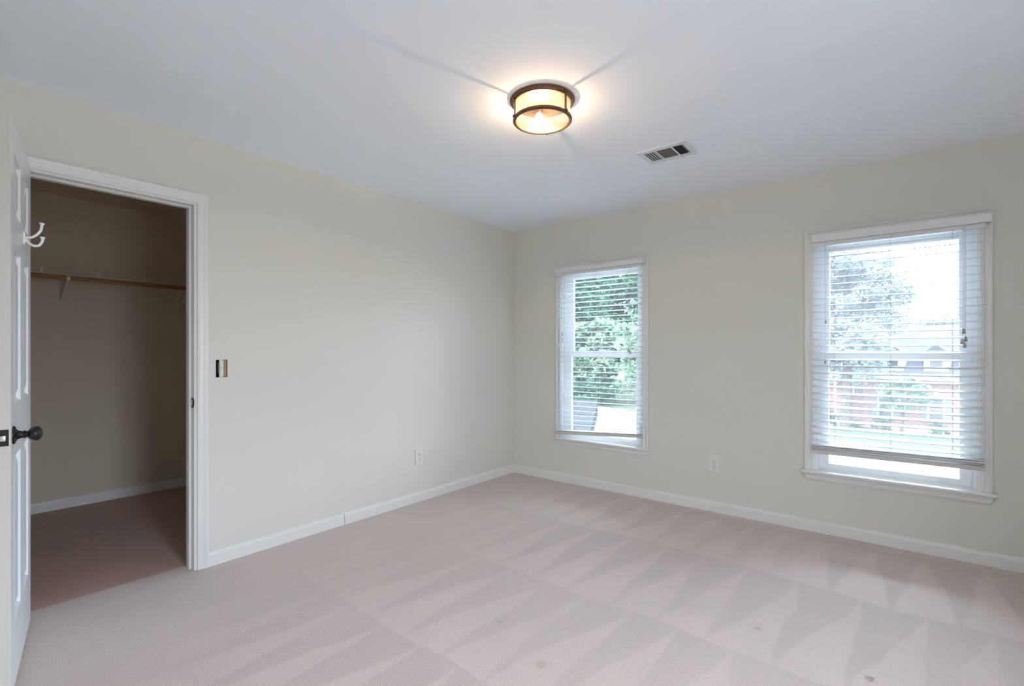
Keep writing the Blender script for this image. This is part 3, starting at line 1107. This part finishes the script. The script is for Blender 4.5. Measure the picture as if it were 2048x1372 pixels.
for (y, lab) in ((-3.125, 'white angled shelf bracket near the open door edge'), (-2.335, 'white angled shelf bracket at the right end of the closet shelf')):
    b = empty('shelf_bracket', (CX, y, 1.78))
    tag(b, lab, 'shelf bracket', 'closet shelf brackets')
    MB().box(0.0, 0.004, -0.010, 0.010, -0.175, -0.004).build('wall_leg', M['wire'], b)
    MB().box(0.0, XF - CX - 0.004, -0.008, 0.008, 0.008, 0.0118).build('top_arm', M['wire'], b)
    mb = MB()
    mb.add([(0.003, -0.007, -0.160), (0.003, 0.007, -0.160), (XF - CX - 0.01, 0.007, -0.022), (XF - CX - 0.01, -0.007, -0.022),
            (0.003, -0.007, -0.172), (0.003, 0.007, -0.172), (XF - CX + 0.002, 0.007, -0.026), (XF - CX + 0.002, -0.007, -0.026)],
           [(0, 1, 2, 3), (4, 7, 6, 5), (0, 4, 5, 1), (2, 6, 7, 3), (0, 3, 7, 4), (1, 5, 6, 2)])
    mb.build('brace', M['wire'], b)
    # open cradle gripping the rod
    cc = Vector((XF - CX - 0.004, 0, -0.008))
    mb = MB()
    pr = []
    for k in range(15):
        t = math.radians(150 + k * 240 / 14)
        pr.append((math.cos(t), math.sin(t)))
    vs = []
    for (r, yy) in ((0.0158, -0.009), (0.0158, 0.009), (0.0185, 0.009), (0.0185, -0.009)):
        vs += [cc + Vector((c * r, yy, s * r)) for c, s in pr]
    m = len(pr)
    fs = []
    for i in range(4):
        for k in range(m - 1):
            fs.append((i * m + k, i * m + k + 1, ((i + 1) % 4) * m + k + 1, ((i + 1) % 4) * m + k))
    fs += [(0, m, 2 * m, 3 * m), (m - 1, 2 * m - 1, 3 * m - 1, 4 * m - 1)]
    mb.add(vs, fs)
    mb.build('rod_cradle', M['hook'], b)
    MB().lathe([(0.0035, 0), (0.0035, 0.0015), (0, 0.002)], 10, Matrix.Translation((0.004, 0, -0.168)) @ Matrix.Rotation(math.radians(90), 4, 'Y')).build('screw', M['slot'], b, True)

# ------------------------------------------------------------------ window added in the unseen right wall for extra daylight
for i, (a, b, c, d) in enumerate(RW):
    r = struct(empty('window_%d' % (3 + i), (XR, (a + b) / 2, c)))
    mb = MB()
    for (p, q, s, t) in ((a, a + .06, c, d), (b - .06, b, c, d), (a + .06, b - .06, c, c + .06), (a + .06, b - .06, d - .06, d), (a + .06, b - .06, 1.18, 1.24)):
        mb.box(0.05, 0.09, p - (a + b) / 2, q - (a + b) / 2, s - c, t - c)
    mb.build('added_window_frame', M['vinyl'], r)


def portal(loc, rot, sx, sy):
    l = bpy.data.lights.new('daylight_portal', 'AREA')
    l.shape = 'RECTANGLE'
    l.size, l.size_y = sx, sy
    l.cycles.is_portal = True
    o = bpy.data.objects.new('daylight_portal', l)
    COL.objects.link(o)
    o.location = loc
    o.rotation_euler = rot


for a, b, c, d in OP:
    portal(((a + b) / 2, 0.16, (c + d) / 2), (math.radians(-90), 0, 0), b - a, d - c)
for a, b, c, d in RW:
    portal((XR + 0.16, (a + b) / 2, (c + d) / 2), (0, math.radians(90), 0), d - c, b - a)

# ------------------------------------------------------------------ outdoors
GZ = 1.231 - 4.4
lawn = MB().add([(-90, 3, GZ), (60, 3, GZ), (60, 110, GZ), (-90, 110, GZ)], [(0, 1, 2, 3)]).build('lawn', M['grass'])
tag(lawn, 'mown green grass stretching away to the brick house', 'grass', kind='stuff')
# street: far kerb runs from S1 to S2
p1, p2 = Vector((-14.0, 29.9, 0)), Vector((2.8, 23.3, 0))
dr = (p2 - p1).normalized()
nr = Vector((dr.y, -dr.x, 0))
if nr.y > 0:
    nr = -nr
q0, q1 = p1 - dr * 40, p2 + dr * 40
mb = MB()
vs = []
for q in (q0, q1):
    for o, z in ((0, GZ), (0, GZ + 0.03), (13.0, GZ + 0.03), (13.0, GZ)):
        vs.append(q + nr * o + Vector((0, 0, z)))
mb.add(vs, [(0, 1, 5, 4), (1, 2, 6, 5), (2, 3, 7, 6)])
tag(mb.build('street', M['asphalt']), 'pale sunlit concrete street below both windows', 'street')

# brick house across the street
ha = math.radians(-12)
house = empty('brick_house', (6.6, 30.6, GZ), ha)
tag(house, 'single-storey red brick house with white dormers seen through the right window', 'house')
EH = 2.95
HL = 9.6   # length to the left of the origin
MB().box(-5.5, 6.0, 0.0, 7.0, 0, EH).build('brick_wall', M['brick'], house)
MB().box(-14.0, -5.6, 1.6, 7.0, 0, EH).build('brick_wing', M['brick'], house)
rf = MB()
rf.add([(-5.9, -0.35, EH), (6.3, -0.35, EH), (6.3, 3.6, EH + 3.0), (-5.9, 3.6, EH + 3.0), (6.3, 7.4, EH), (-5.9, 7.4, EH)],
       [(0, 1, 2, 3), (3, 2, 4, 5), (0, 3, 5), (1, 4, 2), (0, 5, 4, 1)])
rf.build('roof', M['shingle_pale'], house)
rf = MB()
rf.add([(-14.3, 1.2, EH), (-5.5, 1.2, EH), (-5.5, 4.3, EH + 2.4), (-14.3, 4.3, EH + 2.4), (-5.5, 7.4, EH), (-14.3, 7.4, EH)],
       [(0, 1, 2, 3), (3, 2, 4, 5), (0, 3, 5), (1, 4, 2), (0, 5, 4, 1)])
rf.build('wing_roof', M['shingle_pale'], house)
MB().box(-5.9, 6.3, -0.42, -0.34, EH - 0.14, EH + 0.04).build('gutter', M['housewhite'], house)
MB().box(-5.6, 6.0, -0.34, 0.0, EH - 0.10, EH - 0.04).build('soffit', M['housewhite'], house)
for x in (-4.15, -2.22, 0.6):
    dmr = MB()
    dmr.box(x - 0.52, x + 0.52, 0.10, 2.4, EH + 0.25, EH + 1.30)
    d0 = dmr.build('dormer', M['housewhite'], house)
    MB().add([(x - 0.62, 0.0, EH + 1.30), (x + 0.62, 0.0, EH + 1.30), (x, 0.0, EH + 1.80), (x - 0.62, 2.4, EH + 1.30), (x + 0.62, 2.4, EH + 1.30), (x, 2.6, EH + 1.80)],
             [(0, 1, 2), (3, 5, 4), (0, 2, 5, 3), (1, 4, 5, 2), (0, 3, 4, 1)]).build('dormer_roof', M['shingle_pale'], d0)
    MB().box(x - 0.26, x + 0.26, 0.06, 0.10, EH + 0.55, EH + 1.18).build('dormer_window', M['houseglass'], d0)
for (x, z0, z1, sht, y, hw2) in ((-2.2, 0.65, 1.85, True, 0.0, 0.28), (-4.45, 0.65, 1.85, True, 0.0, 0.28), (1.6, 0.65, 1.85, True, 0.0, 0.28), (-6.17, 1.72, 2.55, False, 1.6, 0.24)):
    f = MB().box(x - hw2 - 0.09, x + hw2 + 0.09, y - 0.05, y, z0 - 0.1, z1 + 0.1).build('house_window', M['housewhite'], house)
    for zz0, zz1 in ((z0, (z0 + z1) / 2 - 0.03), ((z0 + z1) / 2 + 0.03, z1)):
        MB().box(x - hw2, x + hw2, y - 0.07, y - 0.045, zz0, zz1).build('pane', M['houseglass'], f)
    if sht:
        for s in (-1, 1):
            MB().box(min(x + s * (hw2 + 0.1), x + s * (hw2 + 0.38)), max(x + s * (hw2 + 0.1), x + s * (hw2 + 0.38)), y - 0.06, y, z0 - 0.1, z1 + 0.1).build('shutter', M['shutter'], f)
        MB().box(x - 0.09, x + 0.09, y - 0.06, y, z1 + 0.12, z1 + 0.42).build('keystone', M['housewhite'], f)
for x in (-6.8, -7.28):
    MB().tube([(x, 1.0, 0.1), (x, 1.0, EH)], 0.07, 12).build('porch_column', M['housewhite'], house, True)
MB().box(-14.0, -5.6, 0.8, 1.6, EH - 0.2, EH).build('porch_beam', M['housewhite'], house)
MB().box(-14, 7, -1.5, -0.1, 0.0, 0.12).build('flower_bed', M['mulch'], house)


def foliage(center, rad, n, leaf, clumps, seed, flat=1.0):
    rnd = random.Random(seed)
    cl = []
    for i in range(clumps):
        while True:
            p = Vector((rnd.uniform(-1, 1), rnd.uniform(-1, 1), rnd.uniform(-1, 1)))
            if 0.25 < p.length < 1:
                break
        cl.append((Vector((p.x * rad[0], p.y * rad[1], p.z * rad[2])) * 0.85, rnd.uniform(0.22, 0.42) * min(rad)))
    mb = MB()
    for i in range(n):
        c, r = cl[i % clumps]
        d = Vector((rnd.gauss(0, 1), rnd.gauss(0, 1), rnd.gauss(0, 1))).normalized()
        p = Vector(center) + c + Vector((d.x, d.y, d.z * 0.7)) * r * rnd.uniform(0.6, 1.05)
        a = Vector((rnd.gauss(0, 1), rnd.gauss(0, 1), rnd.gauss(0, 0.5))).normalized()
        b = a.cross(Vector((rnd.gauss(0, 1), rnd.gauss(0, 1), rnd.gauss(0, 1)))).normalized()
        s = leaf * rnd.uniform(0.6, 1.3)
        o = len(mb.v)
        mb.v += [tuple(p - a * s), tuple(p + b * s * 0.45), tuple(p + a * s), tuple(p - b * s * 0.45)]
        mb.f.append((o, o + 1, o + 2, o + 3))
    return mb


def plain(mb, name, m, parent):
    me = bpy.data.meshes.new(name)
    me.from_pydata(mb.v, [], mb.f)
    me.materials.append(m)
    o = bpy.data.objects.new(name, me)
    COL.objects.link(o)
    o.parent = parent
    return o


def tree(loc, h, rad, n, leaf, clumps, m, label, group, seed, name='leafy_tree', cat='tree', cz=None):
    root = empty(name, (loc[0], loc[1], GZ))
    tag(root, label, cat, group)
    cz = cz if cz is not None else h - rad[2]
    plain(foliage((0, 0, cz), rad, n, leaf, clumps, seed), 'crown', m, root)
    rnd = random.Random(seed + 1)
    mb = MB()
    tr = max(0.06, h * 0.018)
    mb.tube([(0, 0, 0), (0.1, 0.05, cz * 0.5), (0, 0, cz), (0.1, 0, cz + rad[2] * 0.5)], tr, 8, radii=[tr * 1.3, tr, tr * 0.7, tr * 0.2])
    for k in range(5):
        a = rnd.uniform(0, 6.28)
        z = cz - rad[2] * rnd.uniform(0.0, 0.6)
        mb.tube([(0, 0, z), (math.cos(a) * rad[0] * 0.4, math.sin(a) * rad[1] * 0.4, z + rad[2] * 0.25), (math.cos(a) * rad[0] * 0.75, math.sin(a) * rad[1] * 0.75, z + rad[2] * 0.5)], tr * 0.4, 6, radii=[tr * 0.45, tr * 0.3, tr * 0.1])
    mb.build('trunk', M['bark'], root, True)
    return root


def at(px, depth):
    k = (px - 1024) / 979
    f = Vector((-math.sin(A), math.cos(A)))
    r = Vector((math.cos(A), math.sin(A)))
    q = (f + r * k) * depth
    return 3.106 + q.x, -3.899 + q.y


G = 'trees beyond the windows'
tree(at(1335, 24), 7.0, (3.3, 3.0, 2.8), 9000, 0.17, 60, M['leaf_pale'], 'bushy pale-leaved tree hanging over the lawn at the right of the corner window', G, 12)
tree(at(1215, 42), 7.6, (4.6, 3.0, 3.6), 8000, 0.27, 50, M['leaf_pale'], 'pale-leaved tree behind the lawn in the middle of the corner window', G, 11)
tree(at(1150, 44), 6.0, (4.2, 2.8, 2.9), 7000, 0.26, 44, M['leaf_pale'], 'low pale-leaved tree above the grey roof in the corner window', G, 13)
tree(at(1120, 54), 17.0, (7.5, 5, 8.0), 22000, 0.27, 130, M['leaf'], 'tall dark green tree behind the left side of the corner window', G, 14)
tree(at(1225, 58), 18.0, (8, 5, 8.6), 24000, 0.28, 140, M['leaf'], 'tall dark green tree behind the middle of the corner window', G, 15)
tree(at(1320, 62), 18.0, (8, 5, 8.6), 24000, 0.28, 140, M['leaf'], 'tall dark green tree behind the right side of the corner window', G, 16)
tree(at(1030, 56), 17.0, (7, 5, 8.0), 9000, 0.20, 70, M['leaf'], 'tall dark tree far left beyond the corner window', G, 17)
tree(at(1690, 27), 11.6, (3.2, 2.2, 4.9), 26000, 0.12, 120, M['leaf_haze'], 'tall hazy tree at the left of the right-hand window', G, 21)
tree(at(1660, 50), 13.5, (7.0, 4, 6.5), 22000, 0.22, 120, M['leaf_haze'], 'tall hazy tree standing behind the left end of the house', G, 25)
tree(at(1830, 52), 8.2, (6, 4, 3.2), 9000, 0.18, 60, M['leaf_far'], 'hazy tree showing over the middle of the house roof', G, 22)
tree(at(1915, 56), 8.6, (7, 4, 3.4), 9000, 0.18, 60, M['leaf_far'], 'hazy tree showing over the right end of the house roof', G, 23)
tree(at(1802, 25.6), 3.1, (1.35, 1.1, 1.0), 5200, 0.07, 34, M['leaf_pale'], 'small ornamental tree in front of the brick house', G, 24, 'ornamental_tree')
GS = 'shrubs along the brick house'
for k, (px, dp, r, lab) in enumerate(((1668, 28.0, 0.75, 'dark round shrub at the left end of the brick house bed'), (1762, 27.0, 0.55, 'round shrub left of the small ornamental tree'),
                                      (1876, 25.0, 0.5, 'round shrub below the right-hand house window'), (1716, 27.6, 0.35, 'low pale shrub in the middle of the house bed'))):
    tree(at(px, dp), r * 1.6, (r, r, r * 0.8), 1800, 0.05, 20, M['leaf'], lab, GS, 40 + k, 'shrub', 'shrub', cz=r * 0.8)

for k, (px, dp, lab) in enumerate(((1148, 39.5, 'dark shrub above the ridge of the grey roof in the corner window'), (1178, 39.5, 'dark shrub at the end of the grey roof ridge'),
                                   (1212, 40.0, 'dark shrub behind the strip of lawn in the corner window'))):
    tree(at(px, dp), 2.2, (1.5, 1.2, 1.15), 3500, 0.10, 26, M['leaf'], lab, 'shrubs beyond the street', 60 + k, 'shrub', 'shrub', cz=1.1)

# grey shingled roof below the corner window
dA, dB = 9.0, 8.1
ax, ay = at(1196, dA)
az = 1.231 - 101 / 979 * dA
bx, by = at(1182, dB)
bz = 1.231 - 153 / 979 * dB
sl = Vector((bx - ax, by - ay, bz - az))
u = Vector((-1, 0.12, 0)).normalized()
R0 = Vector((ax, ay, az))
n3 = 2.6
mb = MB()
P0, P1 = R0, R0 + sl * n3
P2, P3 = P1 + u * 4.5, P0 + u * 4.5
dn = Vector((0, 0, -0.25))
mb.add([P0, P1, P2, P3, P0 + dn, P1 + dn, P2 + dn, P3 + dn],
       [(0, 1, 2, 3), (4, 7, 6, 5), (0, 4, 5, 1), (1, 5, 6, 2), (2, 6, 7, 3), (3, 7, 4, 0)])
ro = mb.build('garage_roof', M['shingle'])
wl = MB()
W0, Wq = P0 + dn * 0.9 + u * 0.25, P1 + dn * 0.9 + u * 0.25 - sl * 0.15
W2_, W3 = P2 + dn * 0.9 - u * 0.25 - sl * 0.15, P3 + dn * 0.9 - u * 0.25
G0 = lambda q: Vector((q.x, q.y, GZ))
wl.add([W0, Wq, W2_, W3, G0(W0), G0(Wq), G0(W2_), G0(W3)], [(0, 1, 2, 3), (0, 4, 5, 1), (1, 5, 6, 2), (2, 6, 7, 3), (3, 7, 4, 0)])
wl.build('garage_wall', M['brick'], ro)
tag(ro, 'dark grey shingled roof slope at the bottom of the corner window', 'roof')
